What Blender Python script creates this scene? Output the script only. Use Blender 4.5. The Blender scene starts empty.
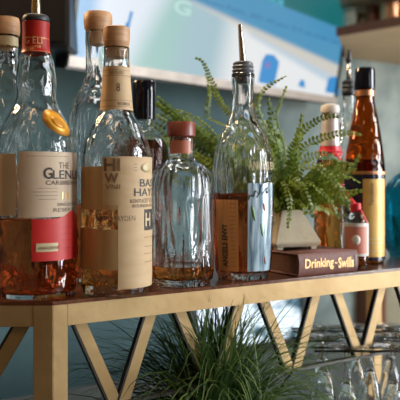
import bpy, bmesh, math, random
from mathutils import Vector, Matrix
PI = math.pi
sc = bpy.context.scene
COL = sc.collection
F = 700.0            # focal length in pixels of the 400 px frame
H = 1.2307           # camera height
D = 0.1307           # shelf top lies this far below the lens
ZS = H - D           # shelf top
random.seed(7)

# ------------------------------------------------------------------ basics
def wx(px, Y): return (px - 200.0) / F * Y
def wz(py, Y): return H - (py - 180.0) / F * Y

def tag(o, label=None, cat=None, group=None, kind=None):
    if label: o['label'] = label
    if cat: o['category'] = cat
    if group: o['group'] = group
    if kind: o['kind'] = kind
    return o

def empty(name, loc, rz=0, label=None, cat=None, group=None, kind=None):
    o = bpy.data.objects.new(name, None); COL.objects.link(o)
    o.location = loc; o.rotation_euler = (0, 0, rz); o.empty_display_size = .02
    return tag(o, label, cat, group, kind)

def link(name, me, mat=None, parent=None, smooth=True, autos=None):
    if isinstance(me, list): return [link(name, x, mat, parent, smooth, autos) for x in me][-1]
    o = bpy.data.objects.new(name, me); COL.objects.link(o)
    if mat is not None and len(me.materials) == 0: me.materials.append(mat)
    if smooth:
        for p in me.polygons: p.use_smooth = True
        if autos:
            try: me.set_sharp_from_angle(angle=math.radians(autos))
            except Exception: pass
    if parent: o.parent = parent
    return o

def mesh(verts, faces):
    me = bpy.data.meshes.new('m'); me.from_pydata([tuple(v) for v in verts], [], faces); me.update()
    return me

def copy_tree(o, parent=None):
    c = o.copy(); COL.objects.link(c); c.parent = parent
    for ch in [x for x in bpy.data.objects if x.parent == o]: copy_tree(ch, c)
    return c

class MB:
    def __init__(s): s.v = []; s.f = []
    def add(s, vs, fs):
        n = len(s.v); s.v += [tuple(v) for v in vs]; s.f += [tuple(i + n for i in f) for f in fs]
    def box(s, a, b):
        x0, y0, z0 = a; x1, y1, z1 = b
        s.hexa([(x0,y0,z0),(x1,y0,z0),(x1,y1,z0),(x0,y1,z0),(x0,y0,z1),(x1,y0,z1),(x1,y1,z1),(x0,y1,z1)])
    def hexa(s, p):
        s.add(p, [(0,3,2,1),(4,5,6,7),(0,1,5,4),(1,2,6,5),(2,3,7,6),(3,0,4,7)])
    def prism(s, poly, z0, z1):
        n = len(poly)
        vs = [(x, y, z0) for x, y in poly] + [(x, y, z1) for x, y in poly]
        fs = [tuple(range(n))[::-1], tuple(range(n, 2*n))] + [(i, (i+1) % n, (i+1) % n + n, i + n) for i in range(n)]
        s.add(vs, fs)
    def tube(s, pts, rad, n=8, flat=1.0):
        pts = [Vector(p) for p in pts]; m = len(pts); rings = []
        up = Vector((0, 0, 1)); prev = None
        for i, p in enumerate(pts):
            t = (pts[min(i+1, m-1)] - pts[max(i-1, 0)]).normalized()
            a = prev if prev is not None else (t.cross(up) if abs(t.z) < .95 else t.cross(Vector((0, 1, 0))))
            a = (a - t * a.dot(t)).normalized(); prev = a
            b = t.cross(a)
            r = rad[i] if isinstance(rad, (list, tuple)) else rad
            rings.append([p + a * (r * math.cos(2*PI*k/n)) + b * (r * flat * math.sin(2*PI*k/n)) for k in range(n)])
        vs = [v for r in rings for v in r]; fs = []
        for i in range(m-1):
            for k in range(n):
                fs.append((i*n+k, i*n+(k+1) % n, (i+1)*n+(k+1) % n, (i+1)*n+k))
        fs.append(tuple(range(n))[::-1]); fs.append(tuple((m-1)*n+k for k in range(n)))
        s.add(vs, fs)
    def mesh(s, bevel=0):
        me = mesh(s.v, s.f)
        bm = bmesh.new(); bm.from_mesh(me)
        bmesh.ops.recalc_face_normals(bm, faces=bm.faces)
        if bevel: bmesh.ops.bevel(bm, geom=bm.edges[:], offset=bevel, segments=2, affect='EDGES', clamp_overlap=True)
        bm.to_mesh(me); bm.free(); return me

# ------------------------------------------------------------------ materials
def _nt(name):
    m = bpy.data.materials.new(name); m.use_nodes = True
    return m, m.node_tree, m.node_tree.nodes['Principled BSDF']
def setv(b, **k):
    for n, v in k.items():
        key = n.replace('_', ' ')
        b.inputs[key].default_value = v
def c4(c): return (c[0], c[1], c[2], 1)
def mat(name, c, rough=.5, metal=0, c2=None, scale=20, stretch=(1,1,1), bump=0, bscale=80, spec=.5, detail=4, coat=0):
    m, nt, b = _nt(name); L = nt.links
    b.inputs['Base Color'].default_value = c4(c); b.inputs['Roughness'].default_value = rough
    b.inputs['Metallic'].default_value = metal; b.inputs['Specular IOR Level'].default_value = spec
    b.inputs['Coat Weight'].default_value = coat; b.inputs['Coat Roughness'].default_value = .1
    tc = nt.nodes.new('ShaderNodeTexCoord'); mp = nt.nodes.new('ShaderNodeMapping'); mp.inputs['Scale'].default_value = stretch
    L.new(tc.outputs['Object'], mp.inputs['Vector'])
    if c2 is None: c2 = tuple(x * .8 for x in c)
    n = nt.nodes.new('ShaderNodeTexNoise'); n.inputs['Scale'].default_value = scale; n.inputs['Detail'].default_value = detail
    L.new(mp.outputs[0], n.inputs['Vector'])
    r = nt.nodes.new('ShaderNodeValToRGB'); r.color_ramp.elements[0].position = .35; r.color_ramp.elements[1].position = .65
    r.color_ramp.elements[0].color = c4(c); r.color_ramp.elements[1].color = c4(c2)
    L.new(n.outputs['Fac'], r.inputs[0]); L.new(r.outputs[0], b.inputs['Base Color'])
    if bump:
        n2 = nt.nodes.new('ShaderNodeTexNoise'); n2.inputs['Scale'].default_value = bscale
        L.new(mp.outputs[0], n2.inputs['Vector'])
        bp = nt.nodes.new('ShaderNodeBump'); bp.inputs['Strength'].default_value = bump; bp.inputs['Distance'].default_value = .002
        L.new(n2.outputs['Fac'], bp.inputs['Height']); L.new(bp.outputs[0], b.inputs['Normal'])
    return m
def glass(name, c=(1, 1, 1), rough=0.0, ior=1.45, bump=0, bscale=60, stretch=(1, 1, 1)):
    m, nt, b = _nt(name); L = nt.links
    b.inputs['Base Color'].default_value = c4(c); b.inputs['Roughness'].default_value = rough
    b.inputs['Transmission Weight'].default_value = 1; b.inputs['IOR'].default_value = ior
    if bump:
        tc = nt.nodes.new('ShaderNodeTexCoord'); mp = nt.nodes.new('ShaderNodeMapping'); mp.inputs['Scale'].default_value = stretch
        n2 = nt.nodes.new('ShaderNodeTexNoise'); n2.inputs['Scale'].default_value = bscale; n2.inputs['Detail'].default_value = 1
        L.new(tc.outputs['Object'], mp.inputs['Vector']); L.new(mp.outputs[0], n2.inputs['Vector'])
        bp = nt.nodes.new('ShaderNodeBump'); bp.inputs['Strength'].default_value = bump; bp.inputs['Distance'].default_value = .008
        L.new(n2.outputs['Fac'], bp.inputs['Height']); L.new(bp.outputs[0], b.inputs['Normal'])
    return m
def emis(name, c, s=1.0):
    m, nt, b = _nt(name)
    b.inputs['Base Color'].default_value = (0, 0, 0, 1)
    b.inputs['Emission Color'].default_value = c4(c); b.inputs['Emission Strength'].default_value = s
    return m
M = {}
M['brass'] = mat('brass', (.50, .335, .15), .5, .4, (.41, .26, .105), 14, (1, 1, 1), .25, 60)
M['brass_shade'] = mat('shaded_edge', (.035, .025, .018), .5, .2)
M['board'] = mat('board', (.16, .055, .022), .2, 0, (.08, .025, .012), 25, (1, 8, 1), .1, 60, coat=.3)
M['clear'] = glass('clear_glass', (.97, .985, .98), 0, 1.46, .55, 70, (1, 1, .5))
M['clear2'] = glass('clear_glass_streaked', (.97, .985, .985), 0, 1.46, 1, 80, (1, 1, .2))
M['amberglass'] = glass('amber_glass', (.55, .2, .03), 0, 1.46, .4, 60)
M['tealglass'] = glass('teal_glass', (.03, .38, .48), 0, 1.4, .3, 40)
M['whisky'] = glass('whisky', (.82, .32, .07), 0, 1.36)
M['whisky_red'] = glass('red_whisky', (.62, .12, .025), 0, 1.36)
M['whisky_gold'] = glass('gold_whisky', (.92, .58, .2), 0, 1.36)
M['dark_liquid'] = glass('dark_liquid', (.3, .05, .02), 0, 1.36)
M['cork'] = mat('cork', (.55, .33, .16), .7, 0, (.42, .23, .1), 90, (1, 1, 1), .3, 300)
M['capwood'] = mat('cap_wood', (.55, .31, .15), .5, 0, (.43, .22, .1), 60, (1, 1, 6), .1, 200)
M['redwood'] = mat('red_wood', (.25, .055, .03), .35, 0, (.17, .03, .018), 80, (3, 3, .5), .1, 200)
M['cream'] = mat('cream_paper', (.60, .46, .32), .65, 0, (.55, .41, .28), 40)
M['tanpaper'] = mat('tan_paper', (.58, .40, .22), .65, 0, (.52, .35, .18), 30, (1, 1, 3))
M['tanpaper2'] = mat('golden_paper', (.5, .3, .13), .6, 0, (.40, .23, .09), 25, (3, 3, .5))
M['orangepaper'] = mat('orange_paper', (.8, .38, .13), .6, 0, (.7, .31, .1), 60, (6, 6, .6))
M['redfoil'] = mat('red_foil', (.42, .012, .006), .5, 0, (.33, .009, .005), 60, (1, 1, 1), .2, 150, spec=.3)
M['redpaper'] = mat('red_paper', (.55, .018, .012), .5, 0, (.47, .013, .01), 40)
M['yellow'] = mat('yellow_disc', (.85, .42, .03), .4, .2, (.75, .32, .02), 90)
M['yellow2'] = mat('yellow_rim', (.65, .27, .03), .4, .3)
M['ink'] = mat('ink', (.04, .03, .025), .6)
M['brownink'] = mat('brown_ink', (.13, .07, .035), .6)
M['goldink'] = mat('gold_ink', (.85, .5, .18), .35, .3)
M['palegold'] = mat('pale_gold', (.62, .5, .28), .5, .1)
M['steel'] = mat('steel', (.55, .48, .4), .25, 1)
M['gold'] = mat('gold_metal', (.75, .48, .2), .25, 1)
M['black'] = mat('black_plastic', (.012, .012, .014), .35)
M['blackgloss'] = mat('black_gloss', (.006, .007, .014), .12)
M['rubber'] = mat('rubber', (.02, .02, .022), .5)
M['greyrubber'] = mat('grey_plastic', (.14, .14, .15), .35)
M['pot'] = mat('concrete', (.5, .42, .29), .7, 0, (.43, .35, .23), 30, (1, 1, 1), .2, 200)
M['soil'] = mat('soil', (.04, .025, .015), .9)
M['bookcloth'] = mat('book_cloth', (.2, .075, .05), .6, 0, (.15, .055, .04), 120, (1, 1, 1), .2, 500)
M['pages'] = mat('page_block', (.17, .08, .05), .8, 0, (.1, .045, .03), 60, (1, 1, 30))
M['navy'] = mat('navy', (.012, .014, .03), .15)
M['goldpaper'] = mat('gold_label', (.68, .42, .12), .4, .3, (.58, .33, .08), 30)
M['pink'] = mat('pink_label', (.75, .3, .2), .5, 0, (.68, .24, .16), 30, (5, 5, .5))
M['white'] = mat('white_label', (.75, .68, .6), .5)
M['red'] = mat('red_ribbon', (.7, .02, .035), .4, 0, (.6, .015, .03))
M['bluereflect'] = mat('painted_blue_reflection', (.06, .13, .19), .2, 0, (.5, .64, .72), 190, (1, 1, .1), coat=.6)  # blue tone and streaks stand in for a window reflection
M['darkblueink'] = mat('dark_blue_ink', (.02, .06, .11), .4)
M['brownink2'] = mat('faded_brown_ink', (.2, .12, .06), .6)
M['greentint'] = mat('green_tint', (.2, .36, .12), .4)
M['coral'] = mat('coral_tint', (.6, .2, .12), .4)
M['frost'] = mat('pale_foil', (.6, .55, .52), .35, .2, (.5, .42, .4), 50)
M['wood'] = mat('light_wood', (.58, .42, .24), .5, 0, (.46, .32, .17), 8, (1, 12, 12), .1, 60)
M['darkwood'] = mat('red_brown_wood', (.16, .055, .02), .5, 0, (.11, .035, .013), 12, (12, 12, 1))
M['khaki'] = mat('khaki_paint', (.3, .28, .19), .6)
M['copper'] = mat('copper', (.75, .36, .18), .3, .8)
M['silverpeach'] = mat('pale_silver_plastic', (.46, .41, .37), .4, .2)
M['counter'] = mat('slate_counter', (.03, .037, .042), .35, 0, (.05, .055, .06), 10)
M['rail'] = mat('rail_metal', (.10, .09, .08), .4, .5)
def leafmat(name, a, b_, tr=.35):
    m = mat(name, a, .45, 0, b_, 18)
    nt = m.node_tree; b = nt.nodes['Principled BSDF']; out = nt.nodes['Material Output']
    t = nt.nodes.new('ShaderNodeBsdfTranslucent'); mx = nt.nodes.new('ShaderNodeMixShader'); mx.inputs[0].default_value = tr
    for l in list(b.inputs['Base Color'].links): nt.links.new(l.from_socket, t.inputs['Color'])
    nt.links.new(b.outputs[0], mx.inputs[1]); nt.links.new(t.outputs[0], mx.inputs[2]); nt.links.new(mx.outputs[0], out.inputs['Surface'])
    return m
M['fern'] = leafmat('fern_leaf', (.25, .31, .03), (.12, .17, .02))
M['fern2'] = leafmat('fern_leaf_dark', (.16, .25, .035), (.08, .14, .02))
M['grass'] = leafmat('grass_blade', (.15, .24, .06), (.06, .115, .035), .3)

# teal distressed wall
def wall_material():
    m, nt, b = _nt('teal_plaster'); L = nt.links; N = nt.nodes
    tc = N.new('ShaderNodeTexCoord')
    n1 = N.new('ShaderNodeTexNoise'); n1.inputs['Scale'].default_value = 2.6; n1.inputs['Detail'].default_value = 6
    n2 = N.new('ShaderNodeTexNoise'); n2.inputs['Scale'].default_value = 9; n2.inputs['Detail'].default_value = 8
    L.new(tc.outputs['Object'], n1.inputs['Vector']); L.new(tc.outputs['Object'], n2.inputs['Vector'])
    r1 = N.new('ShaderNodeValToRGB'); e = r1.color_ramp.elements
    e[0].position = .38; e[0].color = (.014, .048, .058, 1); e[1].position = .62; e[1].color = (.045, .1, .112, 1)
    L.new(n1.outputs['Fac'], r1.inputs[0])
    # worn pale plaster further along the wall (object x runs along it)
    sx = N.new('ShaderNodeSeparateXYZ'); L.new(tc.outputs['Object'], sx.inputs[0])
    mr = N.new('ShaderNodeMapRange'); mr.inputs['From Min'].default_value = 1.1; mr.inputs['From Max'].default_value = 1.9
    L.new(sx.outputs['X'], mr.inputs['Value'])
    ad = N.new('ShaderNodeMath'); ad.operation = 'MULTIPLY'
    r2 = N.new('ShaderNodeValToRGB'); r2.color_ramp.elements[0].position = .3; r2.color_ramp.elements[1].position = .6
    r2.color_ramp.elements[0].color = (.35, .35, .35, 1)
    L.new(n2.outputs['Fac'], r2.inputs[0]); L.new(mr.outputs[0], ad.inputs[0]); L.new(r2.outputs[0], ad.inputs[1])
    mx = N.new('ShaderNodeMixRGB'); L.new(ad.outputs[0], mx.inputs[0]); L.new(r1.outputs[0], mx.inputs[1]); mx.inputs[2].default_value = (.3, .35, .33, 1)
    L.new(mx.outputs[0], b.inputs['Base Color']); b.inputs['Roughness'].default_value = .7
    return m
M['wall'] = wall_material()

# ------------------------------------------------------------------ lathe & bottles
def curve_r(pts):
    """pts: list of (z, r) rising in z -> monotone cubic r(z)"""
    z = [p[0] for p in pts]; r = [p[1] for p in pts]; n = len(pts)
    d = [(r[i+1]-r[i]) / (z[i+1]-z[i]) for i in range(n-1)]
    m = [d[0]] + [0 if d[i-1]*d[i] <= 0 else 2*d[i-1]*d[i]/(d[i-1]+d[i]) for i in range(1, n-1)] + [d[-1]]
    def f(q):
        if q <= z[0]: return r[0]
        if q >= z[-1]: return r[-1]
        for i in range(n-1):
            if q <= z[i+1]: break
        h = z[i+1]-z[i]; t = (q-z[i])/h
        return ((2*t**3-3*t*t+1)*r[i] + (t**3-2*t*t+t)*h*m[i] + (-2*t**3+3*t*t)*r[i+1] + (t**3-t*t)*h*m[i+1])
    f.top = z[-1]; f.z = z
    return f

def lathe(prof, seg=64, rf=None):
    """prof: (r, z) list; r=0 makes a pole"""
    vs = []; fs = []; rows = []
    for r, z in prof:
        if r < 1e-6:
            vs.append((0, 0, z)); rows.append([len(vs)-1])
        else:
            row = []
            for k in range(seg):
                a = 2*PI*k/seg; q = r * (rf(a, z) if rf else 1)
                vs.append((q*math.cos(a), q*math.sin(a), z)); row.append(len(vs)-1)
            rows.append(row)
    for A, B in zip(rows, rows[1:]):
        if len(A) == 1 and len(B) == 1: continue
        for k in range(seg):
            k2 = (k+1) % seg
            if len(A) == 1: fs.append((A[0], B[k2], B[k]))
            elif len(B) == 1: fs.append((A[k], A[k2], B[0]))
            else: fs.append((A[k], A[k2], B[k2], B[k]))
    me = mesh(vs, fs)
    bm = bmesh.new(); bm.from_mesh(me); bmesh.ops.recalc_face_normals(bm, faces=bm.faces); bm.to_mesh(me); bm.free()
    return me

def zs_between(a, b, n): return [a + (b-a)*i/(n-1) for i in range(n)]

def bottle_shell(fr, t=.0022, tb=.006, rf=None, n=70):
    top = fr.top; r0 = fr(0.006)
    out = [(0, .003), (r0*.5, .002), (r0*.8, .0002), (r0-.003, 0), (r0-.001, .0012)]
    zo = zs_between(.004, top, n)
    out += [(fr(z), z) for z in zo]
    inn = [(fr(z)-t, z) for z in reversed(zs_between(tb+.004, top, n))]
    rb = fr(tb+.004)-t
    out += inn + [(rb-.001, tb+.0015), (rb-.004, tb), (rb*.5, tb+.001), (0, tb+.003)]
    return lathe(out, 72, rf)

def liquid_mesh(fr, lev, t=.0022, tb=.006, rf=None, n=30):
    o = .00025; rb = fr(tb+.004)-t+o
    p = [(0, tb+.003-o), (rb*.5, tb+.001-o), (rb-.004, tb-o), (rb-.001, tb+.0015-o)]
    p += [(fr(z)-t+o, z) for z in zs_between(tb+.004, lev, n)]
    p += [(fr(lev)-t-.002, lev-.0006), (0, lev-.0006)]
    return lathe(p, 72, rf)

def cyl(prof, seg=48, rf=None): # solid turned from (r,z), capped
    return lathe([(0, prof[0][1])] + prof + [(0, prof[-1][1])], seg, rf)

def surf(fr, a, z, off): # a=0 faces local -Y, positive to the right
    r = fr(z) + off
    return (r*math.sin(a), -r*math.cos(a), z)

def patch(fr, a0, a1, z0, z1, off=.0003, th=.0003, na=24, nz=12, topf=None):
    vs = []; fs = []
    for L_ in (off+th, off):
        for j in range(nz+1):
            for i in range(na+1):
                a = a0+(a1-a0)*i/na
                zt = z1 + (topf(a) if topf else 0)
                vs.append(surf(fr, a, z0+(zt-z0)*j/nz, L_))
    W = na+1; S = W*(nz+1)
    for j in range(nz):
        for i in range(na):
            q = (j*W+i, j*W+i+1, (j+1)*W+i+1, (j+1)*W+i)
            fs.append(q); fs.append(tuple(S+k for k in reversed(q)))
    for i in range(na):
        fs.append((i+1, i, S+i, S+i+1)); j = nz*W+i; fs.append((j, j+1, S+j+1, S+j))
    for j in range(nz):
        a = j*W; b = (j+1)*W; fs.append((a, b, S+b, S+a)); a += na; b += na; fs.append((b, a, S+a, S+b))
    me = mesh(vs, fs)
    return me

def text_mesh(s, bold=0, depth=0):
    cu = bpy.data.curves.new('t', 'FONT'); cu.body = s; cu.size = 1; cu.offset = bold; cu.resolution_u = 4; cu.extrude = depth
    o = bpy.data.objects.new('t', cu); COL.objects.link(o)
    bpy.context.view_layer.update()
    me = bpy.data.meshes.new_from_object(o.evaluated_get(bpy.context.evaluated_depsgraph_get()))
    bpy.data.objects.remove(o); bpy.data.curves.remove(cu)
    me.materials.clear()
    return me

def fit(me, w, h):
    xs = [v.co.x for v in me.vertices]; ys = [v.co.y for v in me.vertices]
    x0, x1, y0, y1 = min(xs), max(xs), min(ys), max(ys)
    for v in me.vertices:
        v.co.x = (v.co.x-x0)/(x1-x0)*w; v.co.y = (v.co.y-y0)/(y1-y0)*h
    return me

def cyl_text(fr, s, a0, arc, z0, h, off=.0009, bold=0, vertical=False, slant=0):
    """text starting at angle a0, arc wide (m), bottom at z0, h tall"""
    me = text_mesh(s, bold)
    if vertical: fit(me, h, arc)   # reads upward
    else: fit(me, arc, h)
    bm = bmesh.new(); bm.from_mesh(me)
    if arc > .012 or vertical: bmesh.ops.subdivide_edges(bm, edges=[e for e in bm.edges if e.calc_length() > .002], cuts=1)
    R = fr(z0)
    for v in bm.verts:
        x, y = (v.co.x, v.co.y) if not vertical else (arc - v.co.y, v.co.x)
        z = z0 + y + slant*x
        v.co = Vector(surf(fr, a0 + x/R, z, off))
    bm.to_mesh(me); bm.free(); return me

def lines_mesh(fr, rows, th=.0005, off=.0007): # rows: (a0,a1,z)
    out = []
    for a0, a1, z in rows:
        m = MB(); n = max(2, int(abs(a1-a0)/.08)+1)
        p = [surf(fr, a0+(a1-a0)*i/n, z, off) for i in range(n+1)] + [surf(fr, a0+(a1-a0)*i/n, z+th, off) for i in range(n+1)]
        m.add(p, [(i, i+1, n+2+i, n+1+i) for i in range(n)])
        out.append(mesh(m.v, m.f))
    return out

class Bottle:
    def __init__(s, cx, Y, prof, label, cat='bottle', group=None, name='liquor_bottle', glassm='clear', t=.0022, tb=.006, rf=None):
        s.cx, s.Y = cx, Y; X = wx(cx, Y); s.k = Y/F
        s.root = empty(name, (X, Y, ZS), -math.atan2(X, Y), label, cat, group)
        pts = sorted([(s.z(py), hw*s.k) for hw, py in prof])
        pts = [(0, pts[0][1])] + [p for p in pts if p[0] > .001]
        s.fr = curve_r(pts); s.t, s.tb, s.rf = t, tb, rf
        s.body = link('glass_body', bottle_shell(s.fr, t, tb, rf), M[glassm], s.root)
    def z(s, py): return D - (py-180)*s.Y/F
    def a(s, px, py=None):
        hw = s.fr(s.z(py if py else 230))/s.k
        return math.asin(max(-1, min(1, (px-s.cx)/hw)))
    def liquid(s, py, m): return link('liquid', liquid_mesh(s.fr, s.z(py), s.t, s.tb, s.rf), M[m], s.root)
    def patch(s, name, m, px0, px1, py0, py1, parent=None, off=.0003, topf=None, na=24, nz=12):
        pm = (py0+py1)/2
        a0 = px0 if abs(px0) < 4 else s.a(px0, pm); a1 = px1 if abs(px1) < 4 else s.a(px1, pm)
        return link(name, patch(s.fr, a0, a1, s.z(py1), s.z(py0), off, topf=topf, na=na, nz=nz), M[m], parent or s.root, autos=40)
    def text(s, txt, m, px, py_bot, hpx, arcpx, parent, off=.0009, bold=0, vertical=False, slant=0):
        a0 = px if abs(px) < 4 else s.a(px, py_bot)
        return link('lettering', cyl_text(s.fr, txt, a0, arcpx*s.k, s.z(py_bot), hpx*s.k, off, bold, vertical, slant), M[m], parent)
    def turned(s, name, m, prof, parent=None, seg=48, rf=None):
        return link(name, cyl([(hw*s.k, s.z(py)) for hw, py in sorted(prof, key=lambda q: -q[1])], seg, rf), M[m], parent or s.root, autos=35)

# ================================================================== SETTING
WD = Vector((.843, .538, 0)); WN = Vector((.538, -.843, 0))
wroot = Vector((.474, 2.6, 0)) - WD*1.6
ang = math.atan2(.538, .843)
mb = MB(); mb.box((-2.2, 0, 0), (4.2, .1, 3.0))
w = link('wall_back', mb.mesh(), M['wall'], smooth=False); w.location = wroot; w.rotation_euler = (0, 0, ang); tag(w, kind='structure')
def wallxy(px, off=0): # point on the wall plane seen at px
    q = (px-200)/F; p = wroot + WN*off
    t = (q*p.y - p.x)/(WD.x - q*WD.y)
    return p + WD*t
mb = MB(); mb.box((-4, -2.5, -.05), (5, 5.5, 0))
fl = link('floor', mb.mesh(), mat('floor_wood', (.1, .06, .035), .5, 0, (.07, .04, .025), 5, (1, 10, 1)), smooth=False); tag(fl, kind='structure')

# low bright window in the back wall, seen under the shelf
p0 = wallxy(196, .012); p1 = wallxy(300, .012)
wl = (p1-p0).length
mb = MB(); z0w, z1w = wz(352, p0.y), wz(296, p0.y) + .05
win = empty('window_1', (p0.x, p0.y, 0), ang); tag(win, kind='structure')
def daylight():
    m, nt, b = _nt('daylight_view'); N = nt.nodes; L = nt.links
    tc = N.new('ShaderNodeTexCoord'); mp = N.new('ShaderNodeMapping'); mp.inputs['Scale'].default_value = (5, 1, 12); mp.inputs['Rotation'].default_value = (0, .35, 0)
    n = N.new('ShaderNodeTexNoise'); n.inputs['Scale'].default_value = 1.4; n.inputs['Detail'].default_value = 3
    L.new(tc.outputs['Object'], mp.inputs[0]); L.new(mp.outputs[0], n.inputs['Vector'])
    r = N.new('ShaderNodeValToRGB'); r.color_ramp.elements[0].position = .4; r.color_ramp.elements[0].color = (.03, .09, .13, 1)
    r.color_ramp.elements[1].position = .5; r.color_ramp.elements[1].color = (.72, .85, .95, 1)
    L.new(n.outputs['Fac'], r.inputs[0]); L.new(r.outputs[0], b.inputs['Emission Color']); b.inputs['Emission Strength'].default_value = 1.3
    b.inputs['Base Color'].default_value = (0, 0, 0, 1)
    return m
mb.box((0, 0, z0w), (wl, .006, z1w)); o = link('window_pane', mb.mesh(), daylight(), win, smooth=False)
mb = MB(); mb.box((-.03, -.012, z0w-.03), (0, .006, z1w+.03)); mb.box((wl, -.012, z0w-.03), (wl+.03, .006, z1w+.03)); mb.box((0, -.012, z0w-.03), (wl, .006, z0w)); mb.box((0, -.012, z1w), (wl, .006, z1w+.03))
link('window_frame', mb.mesh(), M['counter'], win, smooth=False)

# wooden post on the wall at the right, and khaki panel beside it
def wallbox(name, px0, px1, zb, zt, off0, off1, m):
    a, b = wallxy(px0, off0), wallxy(px1, off0); d = WN*(off1-off0)
    mb = MB(); P = [a, b, b+d, a+d]
    mb.prism([(p.x, p.y) for p in P], zb, zt)
    o = link(name, mb.mesh(.002), M[m], smooth=False); tag(o, kind='structure'); return o
wallbox('column_wood', 356, 371, 0, ZS-.02, .002, .08, 'darkwood')
wallbox('trim_1', 372.5, 420, 0, ZS-.02, .002, .03, 'khaki')

# ================================================================== SHELF UNIT
Cn = Vector((wx(53, .75), .75, 0))
FD = Vector((.843, .538, 0)); FN = Vector((.538, -.843, 0))   # along / outward normal of the angled front
unit = empty('bar_shelf', (Cn.x, Cn.y, ZS), 0, 'brass framed shelf with dark wood top and zigzag struts, holding the bottles', 'shelf')
LEN = .80
zt = -.004; zb = -.0268; zlow = -(.260-D); zlb = zlow-.004
tw = .022
def V2(v): return (v.x, v.y)
back = -FN*.30
A0 = Vector((-.34, 0, 0)); E0 = FD*LEN
# mitre direction between the two fronts
mit = (Vector((0, 1, 0)) + (-FN)).normalized(); mit = mit / mit.dot(Vector((0, 1, 0)))
poly = [A0, Vector((0,0,0)), E0, E0+back, mit*.30, A0+Vector((0,.30,0))]
mb = MB(); mb.prism([V2(p) for p in poly], -.0042, 0); link('shelf_board', mb.mesh(.0008), M['board'], unit, smooth=False)
mb = MB(); mb.prism([V2(p) for p in (A0, Vector((-.021,0,0)), Vector((-.021,tw,0)), A0+Vector((0,tw,0)))], zb, zt); link('top_beam', mb.mesh(.0004), M['brass'], unit, smooth=False)
mb = MB(); s0 = FD*.0165; mb.prism([V2(p) for p in (s0, E0, E0-FN*tw, s0-FN*tw)], zb-.0003, zt); link('top_beam', mb.mesh(.0004), M['brass'], unit, smooth=False)
def post(name, poly, z1=zt):
    mb = MB(); mb.prism([V2(p) for p in poly], -ZS+.35, z1); return link(name, mb.mesh(.0005), M['brass'], unit, smooth=False)
post('corner_post', [Vector((-.0212,-.0003,0)), Vector((0,-.0003,0)), FD*.0168+FN*.0002, FD*.0168-FN*tw, Vector((-.0212,tw,0))])
for bp_ in (E0-FD*tw, E0-FD*tw+back+FN*tw): post('post', [bp_, bp_+FD*tw, bp_+FD*tw-FN*tw, bp_-FN*tw])
for bp_ in (A0, A0+Vector((0,.30-tw,0))): post('post', [bp_, bp_+Vector((tw,0,0)), bp_+Vector((tw,tw,0)), bp_+Vector((0,tw,0))])
mb = MB(); mb.prism([V2(p) for p in (back+FN*tw+FD*.12, E0+back+FN*tw, E0+back, back+FD*.12)], zb, -.0045); link('rear_beam', mb.mesh(.0004), M['brass'], unit, smooth=False)
mb = MB(); mb.prism([V2(p) for p in (s0-FN*.026, E0-FN*.026, E0-FN*.036, s0-FN*.036)], zlb, zlow); link('lower_rail', mb.mesh(.0004), M['rail'], unit, smooth=False)
mb = MB(); mb.prism([V2(p) for p in (A0+Vector((0,.006,0)), Vector((-.021,.006,0)), Vector((-.021,.016,0)), A0+Vector((0,.016,0)))], zlb-.01, zlow-.01); link('lower_rail', mb.mesh(.0004), M['rail'], unit, smooth=False)
def strut(org, d, n, s_top, s_bot, w_=.0150, d0=.028, dep=.006, ztp=-.0045, zbt=zlow):
    """slanted flat bar in a front plane; a dark strip stands for its shaded left side"""
    def bar(s1, s2, ww, e0, e1):
        mb = MB()
        P = [org+d*s1, org+d*(s1+ww), org+d*(s2+ww), org+d*s2]
        zz = [ztp, ztp, zbt, zbt]; v = []
        for e in (e0, e1): v += [P[i]-n*e+Vector((0,0,zz[i])) for i in range(4)]
        mb.add(v, [(0,1,2,3),(7,6,5,4),(0,4,5,1),(1,5,6,2),(2,6,7,3),(3,7,4,0)]); return mb.mesh(.0003)
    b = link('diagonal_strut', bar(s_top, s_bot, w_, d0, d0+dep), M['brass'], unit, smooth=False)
    e = link('shade_strip', bar(s_top-.0032, s_bot-.0032, .0031, d0-.0005, d0+dep+.001), M['brass_shade'], b, smooth=False)  # near-black strip painted in as the bar's shaded side face
INS = .028
def s_at(px):  # distance along the struts' plane seen at px
    q = (px-200)/F; p = Cn - FN*INS
    return (q*p.y - p.x)/(FD.x - q*FD.y)
per = (s_at(329)-s_at(66))/3
k = 0; s = s_at(64)
while s < LEN-.12:
    strut(Vector((0,0,0)), FD, FN, s, s+per*.5-.0100)
    strut(Vector((0,0,0)), FD, FN, s+per-.0185, s+per*.5+.002)
    s += per
strut(Vector((0,0,0)), Vector((1,0,0)), Vector((0,-1,0)), -.030, -.103, .0165, .006)
strut(Vector((0,0,0)), Vector((1,0,0)), Vector((0,-1,0)), -.195, -.122, .0165, .006)

# counter below
cz = H-.43
cp = [Vector((-.9,.45,0)), Vector((.5,.45,0)), Vector((1.35,1.2,0)), Vector((-.39,1.37,0))+WD*1.6, Vector((-.39,1.37,0))-WD*.4]
cp = [(-.95,.4),(1.25,.4),(1.3,1.9),(.96,2.23),(-.39,1.37),(-.95,1.1)]
mb = MB(); mb.prism(cp, cz-.04, cz); ctr = empty('bar_counter', (0, 0, 0), 0, 'dark slate bar counter below the brass framed shelf', 'counter')
link('worktop', mb.mesh(.002), M['counter'], ctr, smooth=False)
mb = MB(); mb.prism([(x*.93, .47+(y-.4)*.93) for x, y in cp], 0, cz-.041); link('cabinet_base', mb.mesh(.002), M['darkwood'], ctr, smooth=False)
for ch in unit.children:
    pass
# shorten posts so that they stand on the counter
for o in unit.children:
    if o.name.startswith('post') or o.name.startswith('corner_post'):
        for v in o.data.vertices:
            if v.co.z < -.2: v.co.z = cz-ZS+.0005

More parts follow.
